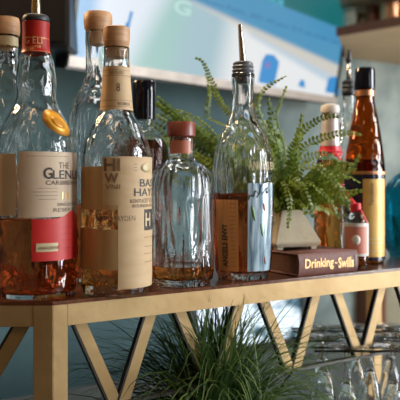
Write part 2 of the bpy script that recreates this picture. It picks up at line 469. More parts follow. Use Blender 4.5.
# ================================================================== BOTTLES
# 1 — red capsule bottle
B = Bottle(36, .80, [(37,293),(40,286),(40,165),(39.3,150),(37,138),(31.5,124),(25,112),(20.5,103),(19.5,95),(20,84),(18.5,70),(16,57),(13.2,50),(12.6,30),(13,22)],
           'round clear bottle with red foil neck, cream and red labels, at the shelf corner', t=.002)
B.liquid(217, 'whisky_red')
cap = B.patch('neck_foil', 'redfoil', -PI+.001, PI-.001, 23, 54, na=60)
B.text('G', 'goldink', 26, 46.0, 7, 5, cap, bold=.01)
B.text('ELI', 'goldink', 33, 46.0, 7, 9, cap)
B.text('Reserve', 'goldink', 26, 53.0, 4.5, 16, cap, slant=.18)
link('fine_print', lines_mesh(B.fr, [(-1.3, 1.3, B.z(40)), (-1.3, 1.3, B.z(53.5))], .0004), M['goldink'], cap)
p = B.turned('pourer', 'rubber', [(13,21.8),(13.4,19.5),(12.6,17),(11,15.6),(6,15)])
link('spout', cyl([(4.6*B.k, B.z(15.2)), (4.4*B.k, B.z(8)), (3.4*B.k, B.z(-12)), (2.4*B.k, B.z(-28))], 24), M['gold'], p, autos=30)
lab = B.patch('front_label', 'cream', 20, 1.75, 153, 215.5)
B.text('THE', 'brownink', 57, 169, 6, 13, lab)
B.text('LENLIVET', 'ink', 51.5, 179, 8.5, 58, lab, bold=.012)
B.text('G', 'ink', 43, 179, 11, 8.5, lab, bold=.02, off=.001)
B.text('CARIBBEAN RESERVE', 'brownink', 45, 184.6, 4.2, 66, lab, bold=.01)
B.text('18', 'goldink', 60, 198.5, 7, 9, lab)
B.text('SINGLE MALT', 'brownink', 55.5, 205, 3.2, 34, lab)
B.text('RESERVE', 'brownink', 52, 210.5, 3.6, 30, lab)
link('fine_print', lines_mesh(B.fr, [(B.a(37), B.a(56), B.z(188)), (B.a(33), B.a(56), B.z(191.5)), (B.a(36), B.a(56), B.z(195)), (B.a(38), B.a(55), B.z(198.5)), (B.a(27), B.a(66), B.z(157.5))], .0004), M['brownink'], lab)
bl = B.patch('side_label_or_reflection', 'cream', -2.2, B.a(17.5), 155, 214)
link('fine_print', lines_mesh(B.fr, [(-.95, B.a(15), B.z(y)) for y in range(159, 212, 3)], .0003), M['palegold'], bl)
a55, a75 = B.a(56), B.a(73)
rl = B.patch('red_label', 'redpaper', 32, 1.6, 217, 257, off=.0005, topf=lambda a: max(0, math.exp(-((a-1.0)/.28)**2)*7*B.k), na=40)
B.patch('label_plate', 'palegold', 36, 56, 240, 248, rl, off=.0010)
B.text('ANNIVERSARY', 'brownink', 38, 246, 3, 21, rl, off=.0018)
link('fine_print', lines_mesh(B.fr, [(B.a(59), 1.2, B.z(y)) for y in (226, 232, 238, 246)], .0004, .0011), M['redfoil'], rl)
# yellow medallion on the shoulder
def medallion(b, px, py, wpx, hpx, rot, mm, off, name, parent):
    ac = b.a(px, py); zc = b.z(py); n = 32; ring = []; cen = Vector(surf(b.fr, ac, zc, off+.0006))
    vs = []; 
    for rr, e in ((0, off+.0008), (.5, off+.0007), (1, off+.0004), (1.02, off-.0006)):
        for i in range(n):
            t = 2*PI*i/n; x = math.cos(t)*wpx*.5*rr*b.k; y = math.sin(t)*hpx*.5*rr*b.k
            X = x*math.cos(rot)-y*math.sin(rot); Z = x*math.sin(rot)+y*math.cos(rot)
            vs.append(surf(b.fr, ac + X/b.fr(zc), zc+Z*.9, e))
    fs = []
    for j in range(3):
        for i in range(n): fs.append((j*n+i, j*n+(i+1) % n, (j+1)*n+(i+1) % n, (j+1)*n+i))
    return link(name, mesh(vs, fs), M[mm], parent)
md = medallion(B, 56, 124, 34, 24, -.7, 'yellow2', .0006, 'medallion', B.root)
medallion(B, 56, 124, 29, 19, -.7, 'yellow', .0012, 'medallion_face', md)
medallion(B, 56, 124, 16, 10, -.7, 'yellow2', .0018, 'medallion_emblem', md)

# 2 — far-left corked bottle
B = Bottle(6, .95, [(26,272),(28,262),(28,150),(26,125),(20,100),(14,78),(11.5,60),(11.5,36)],
           'clear corked whisky bottle half out of frame, behind the red foil bottle')
B.liquid(220, 'whisky')
B.turned('stopper', 'cork', [(9,36.1),(9.2,50)])
ck = B.turned('cork_cap', 'capwood', [(13,35.9),(13.6,32),(13.4,22),(12.6,18.5),(10,18)])
B.patch('front_label', 'cream', -1.4, 1.2, 165, 212)
B.patch('neck_band', 'palegold', -PI+.001, PI-.001, 38, 47, na=48)

# 3 — tall corked bottle behind
B = Bottle(98, .92, [(27,278),(29.5,272),(30,150),(30,125),(28,112),(22.5,97),(15,84),(12.3,72),(12,50),(12.6,40),(12.3,32)],
           'tall clear bottle with thick round cork, behind the bottle with the tan neck wrap', glassm='clear2')
B.liquid(204, 'whisky_red')
B.turned('stopper', 'cork', [(9.8,32.1),(9.8,38),(9.3,45)])
B.turned('cork_cap', 'capwood', [(12,31.9),(13.4,29.5),(14.3,22),(14.1,15.5),(12.5,13),(9,12.2)])

# 4 — tan label bottle
B = Bottle(116.5, .82, [(32,291),(34.7,285),(35,278),(35,160),(34,150),(29,137),(22,123),(17.2,114),(16,110),(15,98),(13.6,80),(13,66),(12.8,48)],
           'clear bottle with wooden stopper, tan neck wrap and large tan label, on the shelf edge', t=.0024, tb=.011)
B.liquid(207, 'whisky_gold')
B.turned('stopper', 'cork', [(10.4,48.1),(10,58)])
B.turned('wood_cap', 'capwood', [(11.2,47.9),(12.4,46.5),(13.3,40),(13.6,33),(13.2,28.6),(12,27.4)])
nl = B.patch('neck_label', 'tanpaper', -2.6, 2.6, 68, 111, na=48)
link('fine_print', lines_mesh(B.fr, [(-1.4, 1.4, B.z(y)) for y in (72, 77.5, 102, 108)], .0004), M['brownink'], nl)
B.text('KENTUCKY', 'brownink', 110, 76, 3, 14, nl); B.text('BOURBON', 'brownink', 118, 106.6, 3, 13, nl)
B.text('8', 'brownink', 116.5, 93, 8, 3.5, nl)
fl_ = B.patch('front_label', 'tanpaper', 118, 1.75, 157.5, 284)
B.text('BASIL', 'ink', 138.5, 186.5, 7.5, 34, fl_, bold=.012); B.text('HAYDEN', 'ink', 133, 195.5, 7.5, 52, fl_, bold=.012)
B.text('KENTUCKY STRAIGHT', 'brownink', 129.5, 202, 3.6, 46, fl_); B.text('BOURBON WHISKEY', 'brownink', 131.5, 206.5, 3.2, 42, fl_)
link('fine_print', lines_mesh(B.fr, [(B.a(143), 1.5, B.z(y)) for y in (198, 236, 245, 252, 260)] + [(B.a(133), B.a(136), B.z(y)) for y in (165, 168, 171)], .0005), M['brownink'], fl_)
medallion(B, 145, 168, 16, 10, 0, 'palegold', .0007, 'label_crest', fl_)
ul = B.patch('upper_label', 'tanpaper2', -1.35, B.a(117.7), 167, 208.5, nz=8)
ml = B.patch('monogram_panel', 'tanpaper', B.a(103.5), B.a(121), 158, 204, off=.0006)
B.text('HI', 'brownink2', 105, 171.5, 12, 15, ml, bold=.025, off=.0014); B.text('W', 'brownink2', 105.5, 183, 9.5, 13, ml, bold=.025, off=.0014); B.text('VNI', 'brownink2', 106, 188.6, 4.5, 14, ml, off=.0014)
ll = B.patch('lower_label', 'tanpaper2', -1.45, B.a(117.7), 227, 266, nz=8)
bt = B.patch('label_belt', 'ink', B.a(143), 1.5, 208.5, 229, off=.0007)
B.text('H', 'palegold', 143.5, 225, 13, 9, bt, off=.0015, bold=.02)
link('belt_lettering', cyl_text(B.fr, 'BASIL HAYDEN', B.a(98), 38*B.k, B.z(219), 5*B.k, .0006), M['ink'], B.root)

# 5 — black capped bottle behind
B = Bottle(144, .98, [(22,272),(25,266),(25,165),(24,150),(20,140),(13,132),(9.6,126),(9.6,116)],
           'dark whisky bottle with tall black cap, behind the tan label bottle', t=.002)
B.liquid(141, 'dark_liquid')
B.turned('black_cap', 'blackgloss', [(9.8,120),(11.4,119.5),(11.6,95),(11.5,83),(10.6,81.3)])

# 6 — fluted bottle with red wood cap
def flute(a, z):
    k_ = min(1, max(0, (.115-z)/.02)) * min(1, max(0, (z-.004)/.02))
    return 1 + k_*(.016*math.cos(14*a) + .006*math.cos(5*a+1) + .004*math.cos(3*a + z*30))
B = Bottle(181.5, .885, [(27,282),(31.5,277),(32,262),(32.6,200),(32.4,188),(31,177),(26,168.5),(17,162),(12.3,157),(12,148),(12,137)],
           'squat fluted clear bottle with red wooden cap and a little amber liquid left', t=.003, tb=.009, rf=flute, glassm='clear2')
B.liquid(264, 'whisky')
B.turned('stopper', 'redwood', [(9.2,137.1),(9.2,152)])
B.turned('wood_cap', 'redwood', [(13.3,136.8),(14,136),(14,123.5),(13.2,122.2)])
B.patch('neck_band', 'coral', -1.1, .8, 141, 154, na=20)

# 7 — tall bottle with pourer, orange label seen at left
B = Bottle(243, .94, [(24,276.5),(27.5,270),(28.5,255),(30,225),(31,195),(30.7,175),(28.5,152),(22.5,136),(14.5,120),(11,106),(10.6,95),(11.3,82),(11.5,74)],
           'tall curved clear bottle with ribbed grey pourer and orange label, in front of the fern', t=.0026, tb=.01, glassm='clear2')
B.liquid(193, 'whisky_red')
def ridg(a, z): return 1
pr = B.turned('pourer', 'greyrubber', [(7,84),(8,82),(8.2,78),(10.9,76),(11.2,74.5),(9.9,73),(11.2,71),(9.9,69),(11.0,67),(9.7,65.5),(10.2,63.5),(8,62),(4.5,61.5)])
mb = MB(); k_ = B.k
mb.tube([(0, 0, B.z(62)), (-1*k_, 0, B.z(50)), (-2.2*k_, 0, B.z(36)), (-3*k_, 0, B.z(24.5))], [3.4*k_, 3*k_, 2.5*k_, 2.1*k_], 16)
link('spout', mb.mesh(), M['steel'], pr, autos=40)
ol = B.patch('front_label', 'orangepaper', B.a(218, 230), B.a(238.5, 230), 199, 268, na=12)
B.text('ANGELS ENVY', 'ink', B.a(223.2, 240), 264, 42, 6.2, ol, bold=.03, vertical=True)
link('fine_print', lines_mesh(B.fr, [(B.a(231), B.a(236.5), B.z(y)) for y in range(203, 264, 4)], .0004), M['brownink'], ol)
rl = B.patch('side_label_or_reflection', 'bluereflect', B.a(247.5, 215), B.a(271, 215), 183, 268, na=16)  # window reflection on the glass, painted as a streaked blue patch
mb = MB()
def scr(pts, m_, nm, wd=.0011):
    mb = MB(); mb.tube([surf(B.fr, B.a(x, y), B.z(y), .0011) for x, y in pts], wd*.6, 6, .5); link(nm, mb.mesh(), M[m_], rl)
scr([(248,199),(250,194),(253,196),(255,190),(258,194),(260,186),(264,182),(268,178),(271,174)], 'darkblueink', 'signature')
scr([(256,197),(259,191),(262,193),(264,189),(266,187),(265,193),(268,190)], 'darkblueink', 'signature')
for (x, y, wq, hq, mm) in ((253,212,2.5,16,'greentint'),(263,206,2,9,'coral'),(261,228,2.5,14,'greentint'),(264,258,2,9,'coral')):  # coloured spots of the painted reflection
    medallion(B, x, y, wq, hq, .2, mm, .0006, 'reflection_motif', rl)
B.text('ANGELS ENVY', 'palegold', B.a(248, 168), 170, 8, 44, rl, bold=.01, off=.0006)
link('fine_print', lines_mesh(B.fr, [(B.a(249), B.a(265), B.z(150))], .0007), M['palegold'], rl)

# 8 — pink label miniature
B = Bottle(355.7, 1.035, [(11.5,267),(12.4,264),(12.4,228),(12,221),(8,215),(5,211),(4.6,206)],
           'small short bottle with pale bordered pink label, at the right end of the brown book', t=.0016, tb=.006)
B.liquid(226, 'whisky')
pl = B.patch('front_label', 'white', -1.5, 1.5, 222.5, 255)
pk = B.patch('label_panel', 'pink', -1.0, .95, 226, 252.5, pl, off=.0007)
medallion(B, 356, 239, 8, 11, 0, 'white', .0012, 'label_emblem', pk)
B.turned('cap', 'red', [(5.2,212),(5.4,211),(5.4,204),(4.6,203)])

# 9 — brown bottle with gold label
B = Bottle(364.7, 1.11, [(18,261.5),(19.6,258),(19.6,176),(19.9,172),(19.6,166),(18,150),(15,130),(11.8,111),(9.6,101),(9.3,95),(9.3,88)],
           'dark brown bell shaped liquor bottle with black cap and upright gold label', glassm='amberglass', t=.002)
B.liquid(160, 'dark_liquid')
B.turned('black_cap', 'blackgloss', [(9.8,90),(10.2,89),(10.4,73),(9.6,69),(6,67.3)])
B.patch('neck_collar', 'copper', -PI+.001, PI-.001, 91, 96.5, na=48)
nv = B.patch('body_wrap', 'navy', -PI+.001, PI-.001, 175, 258.5, na=60)
gl = B.patch('gold_label', 'goldpaper', B.a(363), 1.25, 179, 255, nv, off=.0008)
B.text('Tennessee', 'brownink', B.a(369), 205, 22, 4, gl, off=.0016, vertical=True)
link('fine_print', lines_mesh(B.fr, [(B.a(365), 1.2, B.z(y)) for y in (238, 242, 250)], .0014, .0014), M['palegold'], gl)
B.patch('gold_band', 'copper', -PI+.001, PI-.001, 171.5, 174.5, nv, off=.0006, na=60)

# 10 — pourer bottle behind
B = Bottle(348.5, 1.25, [(15,252),(17,247),(17,165),(15,148),(10,130),(7,116),(6,104),(6,90)],
           'slim clear bottle with black tipped pourer, behind the dark brown bottle', glassm='clear', t=.0018)
B.liquid(200, 'whisky_gold')
pr = B.turned('pourer', 'rubber', [(5,96),(6.6,94),(6.8,91),(5.8,89),(6.8,87),(5.8,85),(6.6,82),(4,80)])
link('spout', cyl([(2.2*B.k, B.z(80.5)), (2.0*B.k, B.z(62))], 16), M['steel'], pr)
link('spout_cap', cyl([(2.7*B.k, B.z(62.2)), (3*B.k, B.z(60)), (2.9*B.k, B.z(54)), (1.8*B.k, B.z(50))], 16), M['black'], pr)

# 11 — amber bottle with pale neck
B = Bottle(330, 1.17, [(14,256),(15.8,252),(16,190),(15,172),(12,157),(10,148),(8.6,132),(8,118),(8,114)],
           'amber bottle with pale neck and white stopper, half hidden by the fern', glassm='clear2', t=.0018)
B.liquid(160, 'whisky')
B.patch('neck_foil', 'frost', -PI+.001, PI-.001, 117, 146, na=48)
B.patch('red_band', 'red', -PI+.001, PI-.001, 146.5, 156, na=48)
B.turned('stopper', 'white', [(6.9,120),(7,114.5),(9,113),(9.8,109),(8.6,105.5),(4,104)])
X11, Y11 = wx(330, 1.17), 1.17

# 12 — teal bottle
B = Bottle(409, 1.2, [(19,255),(23,248),(25.5,232),(26,215),(25.5,200),(22.5,186),(16,177),(9,172),(6.5,166),(6.2,140)],
           'round teal blue glass bottle standing at the right edge of the picture', glassm='tealglass', t=.003)
B.turned('stopper', 'cork', [(4,140.1),(4,148)]); B.turned('cork_cap', 'cork', [(6,139.8),(6.6,136),(6,130)])

# red ribbon
mb = MB()
def rp(px, py, Y): return (wx(px, Y), Y, wz(py, Y))
neckr = 10.4*1.17/F
loop = [(X11+neckr*1.12*math.cos(t), Y11+neckr*1.12*math.sin(t), wz(152, Y11)) for t in [i*2*PI/20-PI/3 for i in range(20)]]
tail = [rp(339,158,1.135), rp(341,166,1.12), rp(339,174,1.11), rp(340,182,1.10), rp(345,190,1.085), rp(351,198,1.065), rp(358,206,1.045), rp(363,214,1.02), rp(366,222,1.008)]
def smooth_path(P, n=5):
    P = [Vector(p) for p in P]; out = []
    for i in range(len(P)-1):
        p0 = P[max(i-1,0)]; p1 = P[i]; p2 = P[i+1]; p3 = P[min(i+2, len(P)-1)]
        for j in range(n):
            t = j/n
            out.append(.5*((2*p1)+(-p0+p2)*t+(2*p0-5*p1+4*p2-p3)*t*t+(-p0+3*p1-3*p2+p3)*t**3))
    out.append(P[-1]); return out
mb.tube(smooth_path(loop + tail, 4), .0030, 8, .45)
tail2 = [loop[-2], rp(342,160,1.13), rp(345,172,1.11), rp(343,182,1.10), rp(344,192,1.085), rp(352,201,1.06), rp(361,208,1.035)]
mb.tube(smooth_path(tail2, 5), .0016, 8, .6)
o = link('ribbon', mb.mesh(), M['red']); tag(o, 'red ribbon looped round the pale bottle neck, hanging to the pink label', 'ribbon')

# ================================================================== BOOK
bo = Vector((.1325, .9425, 0)); L_, W_, T_ = .110, .115, .0305
bk = empty('book', (bo.x, bo.y, ZS+.0002), math.atan2(.538, .843), 'brown cloth bound book lying flat under the fern pot, spine lettered in gold', 'book')
mb = MB(); mb.box((.002, .004, .0028), (L_-.002, W_-.003, T_-.0028)); link('page_block', mb.mesh(), M['pages'], bk, smooth=False)
mb = MB(); mb.box((0, .002, 0), (L_, W_, .0027)); link('cover', mb.mesh(.0006), M['bookcloth'], bk)
mb = MB(); mb.box((0, .002, T_-.0027), (L_, W_, T_)); link('cover', mb.mesh(.0006), M['bookcloth'], bk)
# rounded spine
n = 14; vs = []
for x in (0, L_):
    for i in range(n+1):
        t = i/n; vs.append((x, .002-.004*math.sin(PI*t)**.6, T_*t))
    for i in range(n, -1, -1):
        t = i/n; vs.append((x, .0048-.004*math.sin(PI*t)**.6, T_*t))
m_ = 2*(n+1); fs = [tuple(range(m_)), tuple(range(2*m_-1, m_-1, -1))] + [(i, (i+1) % m_, (i+1) % m_+m_, i+m_) for i in range(m_)]
mb = MB(); mb.add(vs, fs); sp = link('spine', mb.mesh(), M['bookcloth'], bk, autos=30)
def flat_text(s, w_, h_, M4, m, parent, bold=0):
    me = fit(text_mesh(s, bold), w_, h_); me.transform(M4); return link('lettering', me, M[m], parent)
FX = Matrix(((1,0,0,0),(0,0,-1,0),(0,1,0,0),(0,0,0,1)))
flat_text('Drinking', .052, .0165, Matrix.Translation((.010, -.0024, .0068)) @ FX, 'goldink', sp, .02)
flat_text('~', .005, .003, Matrix.Translation((.064, -.0024, .0135)) @ FX, 'goldink', sp, .02)
flat_text('Swills', .030, .0145, Matrix.Translation((.071, -.0024, .0075)) @ FX, 'goldink', sp, .02)
mb = MB(); mb.box((.1035, -.0024, .006), (.1042, -.0020, .0245)); mb.box((.1055, -.0024, .006), (.1062, -.0020, .0245)); link('spine_line', mb.mesh(), M['white'], sp)

# ================================================================== FERN
fp = Vector((.128, 1.03, ZS+T_+.0006))
fern = empty('potted_fern', fp, .35, 'bushy green fern in a faceted cream concrete pot, standing on the brown book', 'plant')
mb = MB(); b0, b1, hh = .037, .016, .056
def ring(h_, z, r=0):
    return [(h_*math.cos(r+PI/4+i*PI/2)*1.414, h_*math.sin(r+PI/4+i*PI/2)*1.414, z) for i in range(4)]
rr = [ring(b0-.004, .004), ring(b0, .010), ring(b1, hh), ring(b1-.003, hh), ring(b1-.003, hh-.008)]
vs = [p for r in rr for p in r]; fs = [(3,2,1,0), (16,17,18,19)] + [(j*4+i, j*4+(i+1) % 4, (j+1)*4+(i+1) % 4, (j+1)*4+i) for j in range(4) for i in range(4)]
mb.add(vs, fs)
link('pot', mb.mesh(.001), M['pot'], fern, smooth=False)
for i in range(4):
    x, y, _ = ring(b0-.010, 0)[i]; mb = MB(); mb.box((x-.005, y-.005, 0), (x+.005, y+.005, .0045)); link('pot_foot', mb.mesh(.0008), M['pot'], fern, smooth=False)
mb = MB(); mb.box((-.0125, -.0125, hh-.0075), (.0125, .0125, hh-.003)); link('soil', mb.mesh(), M['soil'], fern)

def frond_mesh(pts, wl_, leaf_gap=.0042, jit=.25, curl=.3):
    P = smooth_path(pts, 8); mb = MB()
    Ls = [0]
    for a, b in zip(P, P[1:]): Ls.append(Ls[-1]+(b-a).length)
    T = Ls[-1]
    mb.tube(P[::2] + ([P[-1]] if len(P) % 2 == 0 else []), .0005, 4)
    q = T*.1; roll = Vector((random.uniform(-.5, .5), -1, random.uniform(-.2, 1.3))).normalized()
    while q < T*.995:
        i = max(j for j in range(len(Ls)) if Ls[j] <= q); i = min(i, len(P)-2)
        f = (q-Ls[i])/max(1e-6, Ls[i+1]-Ls[i]); c = P[i].lerp(P[i+1], f); t = (P[i+1]-P[i]).normalized()
        sd = t.cross(roll)
        if sd.length < .25: sd = t.cross(Vector((0, .5, 1)))
        sd = (sd - t*sd.dot(t)).normalized(); up = sd.cross(t)
        u = q/T; l = wl_*(math.sin(PI*min(1, .2+u*.8))**.5)*(1.0 - .35*u)+.0014
        for s_ in (1, -1):
            l2 = l*random.uniform(1-jit, 1+jit*.5); d = (sd*s_ + t*.35 + up*random.uniform(-.45, .25)).normalized()
            w2 = leaf_gap*.42; e = t*w2
            dn = up*(-l2*curl*random.uniform(0, 1))
            vs = [c, c+d*l2*.35+e*1.0, c+d*l2*.75+e*.9+dn*.5, c+d*l2+dn, c+d*l2*.75-e*.8+dn*.5, c+d*l2*.35-e*.9]
            mb.add(vs, [(0,1,2,5), (5,2,3,4)])
        q += leaf_gap
    return mesh(mb.v, mb.f)

root = Vector((0, 0, hh-.004))
inv = fern.matrix_basis.inverted()
def Lc(px, py, Y): return inv @ Vector(rp(px, py, Y))
fr_targets = []
# deliberate long fronds seen in the photograph: list of pixels with depths
long_ = [
 ([(262,150,1.03),(240,120,1.05),(222,105,1.06),(212,82,1.07),(203,62,1.08),(195,58,1.08)], .0085),
 ([(250,140,1.10),(225,125,1.14),(208,115,1.15),(210,92,1.15),(205,72,1.15)], .009),
 ([(280,150,1.02),(262,120,1.0),(258,100,1.0),(268,86,1.0),(286,76,1.0)], .007),
 ([(285,150,1.05),(277,120,1.05),(280,104,1.05),(287,86,1.05)], .006),
 ([(295,165,1.03),(308,145,1.01),(328,136,1.0),(345,133,1.0),(362,135,1.0)], .009),
 ([(292,160,1.02),(300,135,1.0),(318,120,.995),(332,116,.99),(340,118,.99)], .009),
 ([(295,175,1.0),(312,165,.99),(332,178,.985),(344,195,.985),(350,212,.985)], .010),
 ([(292,185,1.0),(308,182,.985),(322,192,.98),(334,205,.98),(338,216,.98)], .010),
 ([(288,180,.99),(300,185,.97),(308,200,.965),(314,218,.965)], .010),
 ([(283,180,.99),(288,190,.97),(290,208,.965),(288,228,.965)], .009),
 ([(278,175,1.0),(270,185,.975),(270,205,.97),(274,225,.97)], .009),
 ([(298,165,1.04),(318,155,1.05),(336,160,1.06),(346,175,1.06)], .010),
]
def add_frond(me, i): link('frond', me, M['fern'] if i % 3 else M['fern2'], fern, smooth=True)
i = 0
for pts, wl_ in long_:
    P = [root, root+Vector((0,0,.02))*1.0] + [Lc(*p) for p in pts]
    add_frond(frond_mesh(P, wl_*1.1, .0056), i*3+1); i += 1
for i in range(87):
    a = random.uniform(0, 2*PI); ln = random.uniform(.08, .15); el = random.uniform(.15, 1.25)
    tip_dir = Vector((math.cos(a)*math.cos(el), math.sin(a)*math.cos(el)*.75, math.sin(el)))
    side_push = Vector((0, 0, 0))
    R3 = inv.to_3x3(); dk = 1
    if i % 5 == 0: tip_dir = (R3 @ Vector((-.8, random.uniform(.05, .5), random.uniform(.5, 1.0)))).normalized(); ln = random.uniform(.22, .30); dk = .4
    if i % 5 == 1: tip_dir = (R3 @ Vector((.6, random.uniform(-.4, 0), random.uniform(.3, 1.1)))).normalized(); ln = random.uniform(.10, .155)
    if i % 10 == 3: tip_dir = (R3 @ Vector((-.9, random.uniform(.1, .4), random.uniform(.3, .75)))).normalized(); ln = random.uniform(.14, .26); dk = .3
    if i % 5 == 2: tip_dir = (R3 @ Vector((random.uniform(-.5, .25), random.uniform(-.5, .3), random.uniform(.6, 1)))).normalized(); ln = random.uniform(.13, .20); dk = .6
    P = []
    for k_ in range(6):
        t = k_/5; droop = t*t*ln*dk*random.uniform(.25, .55)
        P.append(root + Vector((0,0,.012*t)) + tip_dir*ln*t + Vector((0, 0, -droop)))
    # keep clear of the tall bottle in front
    Pw = [fern.matrix_basis @ p for p in P]
    bc = Vector((wx(243,.94), .94)); ok = True
    for j, p in enumerate(Pw):
        d2 = Vector((p.x, p.y)) - bc
        if d2.length < .052 and p.z < ZS+.2: d2 = d2.normalized()*.054; Pw[j] = Vector((bc.x+d2.x, bc.y+abs(d2.y), p.z))
    P = [inv @ p for p in Pw]
    add_frond(frond_mesh(P, random.uniform(.0095, .0125), .0072), i)

# ================================================================== GRASS PLANT under the shelf
gp = Vector((wx(216, .915), .915, cz+.0005))
gr = empty('grass_plant', gp, 0, 'dark green plant with long grassy blades, under the shelf behind the zigzag struts', 'plant')
mb = MB()
link('pot', lathe([(0,0),(.042,0),(.052,.10),(.055,.10),(.055,.108),(.048,.108),(.047,.096),(0,.096)], 40), M['rubber'], gr, autos=30)
link('soil', lathe([(0,.0965),(.046,.0965),(.046,.099),(0,.101)], 32), M['soil'], gr)
mb = MB()
def blade(base, az, ln, el, droop, w_):
    n = 10; pts = []; el0 = el
    p = Vector(base); d = Vector((math.cos(az)*math.cos(el), math.sin(az)*math.cos(el), math.sin(el)))
    for j in range(n+1):
        pts.append(p.copy()); p += d*ln/n; d = (d + Vector((0,0,-droop*(j+1)/n/n*2))).normalized()
    sd = Vector((-math.sin(az), math.cos(az), 0)); vs = []
    for j, q in enumerate(pts):
        t = j/n; ww = w_*(1-t)**.7*(.5+.5*min(1, t*6)) + .0001
        vs += [q-sd*ww, q+Vector((0,0,-ww*.5)), q+sd*ww]
    fs = []
    for j in range(n):
        a = j*3; fs += [(a, a+1, a+4, a+3), (a+1, a+2, a+5, a+4)]
    mb.add(vs, fs)
for i in range(760):
    az = random.uniform(0, 2*PI); el = random.uniform(.15, 1.5); ln = random.uniform(.15, .31)
    b = (random.gauss(0, .018), random.gauss(0, .016), .098)
    # limit height under the shelf board
    if math.sin(el)*ln > .20: ln = .195/math.sin(el)
    blade(b, az, ln, el, random.uniform(.8, 3.4), random.uniform(.0013, .0028))
fo = link('foliage', mesh(mb.v, mb.f), M['grass'], gr)

# ================================================================== HANGING GLASSES
def rail_pt(s_, back_): return Cn + FD*s_ - FN*back_
hz = ZS+zlow-.0005
rk = empty('glass_rack', (Cn.x, Cn.y, ZS), 0, 'dark metal hanging glass rack under the shelf, right of the grassy plant', 'rack')
# stemmed glass hung by its foot (local origin = foot underside, bowl below)
def glass_profile(kind):
    o = [(0,.0),(.029,.0005),(.030,.0015),(.029,.0025),(.006,-.0)]
    return o
def hung_glass(kind):
    h_ = .19; out = []
    # outer, foot on top: z from 0 (top of foot) downwards
    prof = [(0,0),(.028,-.0012),(.0295,-.0022),(.028,-.003),(.010,-.0052),(.0042,-.011),(.0033,-.022),(.0040,-.040),(.0072,-.055),(.0135,-.078),(.0200,-.110),(.0225,-.140),(.0215,-.175),(.0205,-.190)]
    inner = [(.0197,-.190),(.0207,-.174),(.0216,-.140),(.0190,-.110),(.0124,-.080),(.0060,-.060),(0,-.0545)]
    return lathe(prof+inner, 40)
gmesh = hung_glass(0); gmesh.materials.append(M['clear'])
hg = []
gl_rows = [(1.035, [(347, ''), (393, '')], 'front'), (1.10, [(325, ''), (370, ''), (412, '')], 'middle'), (1.17, [(322, ''), (356, ''), (390, '')], 'back')]
idx = 0
ups = {('front',0):'nearest the grass', ('front',1):'before the gap left of the wood post', ('front',2):'nearest the right edge'}
for Y, lst, row in gl_rows:
    for j, (px, _) in enumerate(lst):
        o = link('stem_glass', gmesh, None, None) if idx == 0 else hg[0].copy()
        if idx: COL.objects.link(o)
        o.location = (wx(px, Y), Y, wz(342, 1.05) + .0005); hg.append(o)
        place = ['at the grassy plant end', 'in the middle', 'at the right edge'][j if len(lst) == 3 else j*2]
        tag(o, 'clear stem glass hanging upside down %s, %s row' % (place, row), 'glass', 'stem glasses hanging upside down in the rack'); idx += 1
gz = wz(342, 1.05) - .003
mb = MB()
zr = gz - .0045
def rel(x, y, z): return (x-Cn.x, y-Cn.y, z-ZS)
for Y, lst, row in gl_rows:
    xs = [wx(p, Y) for p, _ in lst]
    for s_ in (-.011, .011):
        mb = MB(); mb.tube([rel(xs[0]-.05, Y+s_, zr), rel(xs[-1]+.12, Y+s_, zr)], .0017, 8); link('rail', mb.mesh(), M['rail'], rk)
mb = MB()
for X in (wx(412,1.1)+.10,):
    mb.tube([rel(X, 1.0, zr-.002), rel(X, 1.3, zr-.002)], .0025, 8); 
    mb.tube([rel(X, 1.12, zr), rel(X, 1.12, ZS-.0045)], .0025, 8)
link('hanger', mb.mesh(), M['rail'], rk)

# ================================================================== TELEVISION
tb0 = Vector((wx(72, 1.6), 1.6, wz(56, 1.6))); tb1 = Vector((wx(334, 2.46), 2.46, wz(97, 2.46)))
u = (tb1-tb0).normalized(); nh = Vector((u.y, -u.x, 0)).normalized(); tau = math.radians(10)
up = (Vector((0,0,1))*math.cos(tau) + nh*math.sin(tau)); up = (up - u*up.dot(u)).normalized(); nn = u.cross(up)  # toward viewer
TW = (tb1-tb0).length; TH = TW*.56
tv = bpy.data.objects.new('television', None); COL.objects.link(tv); tv.empty_display_size = .05
tv.matrix_world = Matrix(((u.x, nn.x, up.x, tb0.x), (u.y, nn.y, up.y, tb0.y), (u.z, nn.z, up.z, tb0.z), (0,0,0,1)))
tag(tv, 'large television tilted on the wall showing a bright blue and white picture', 'television')
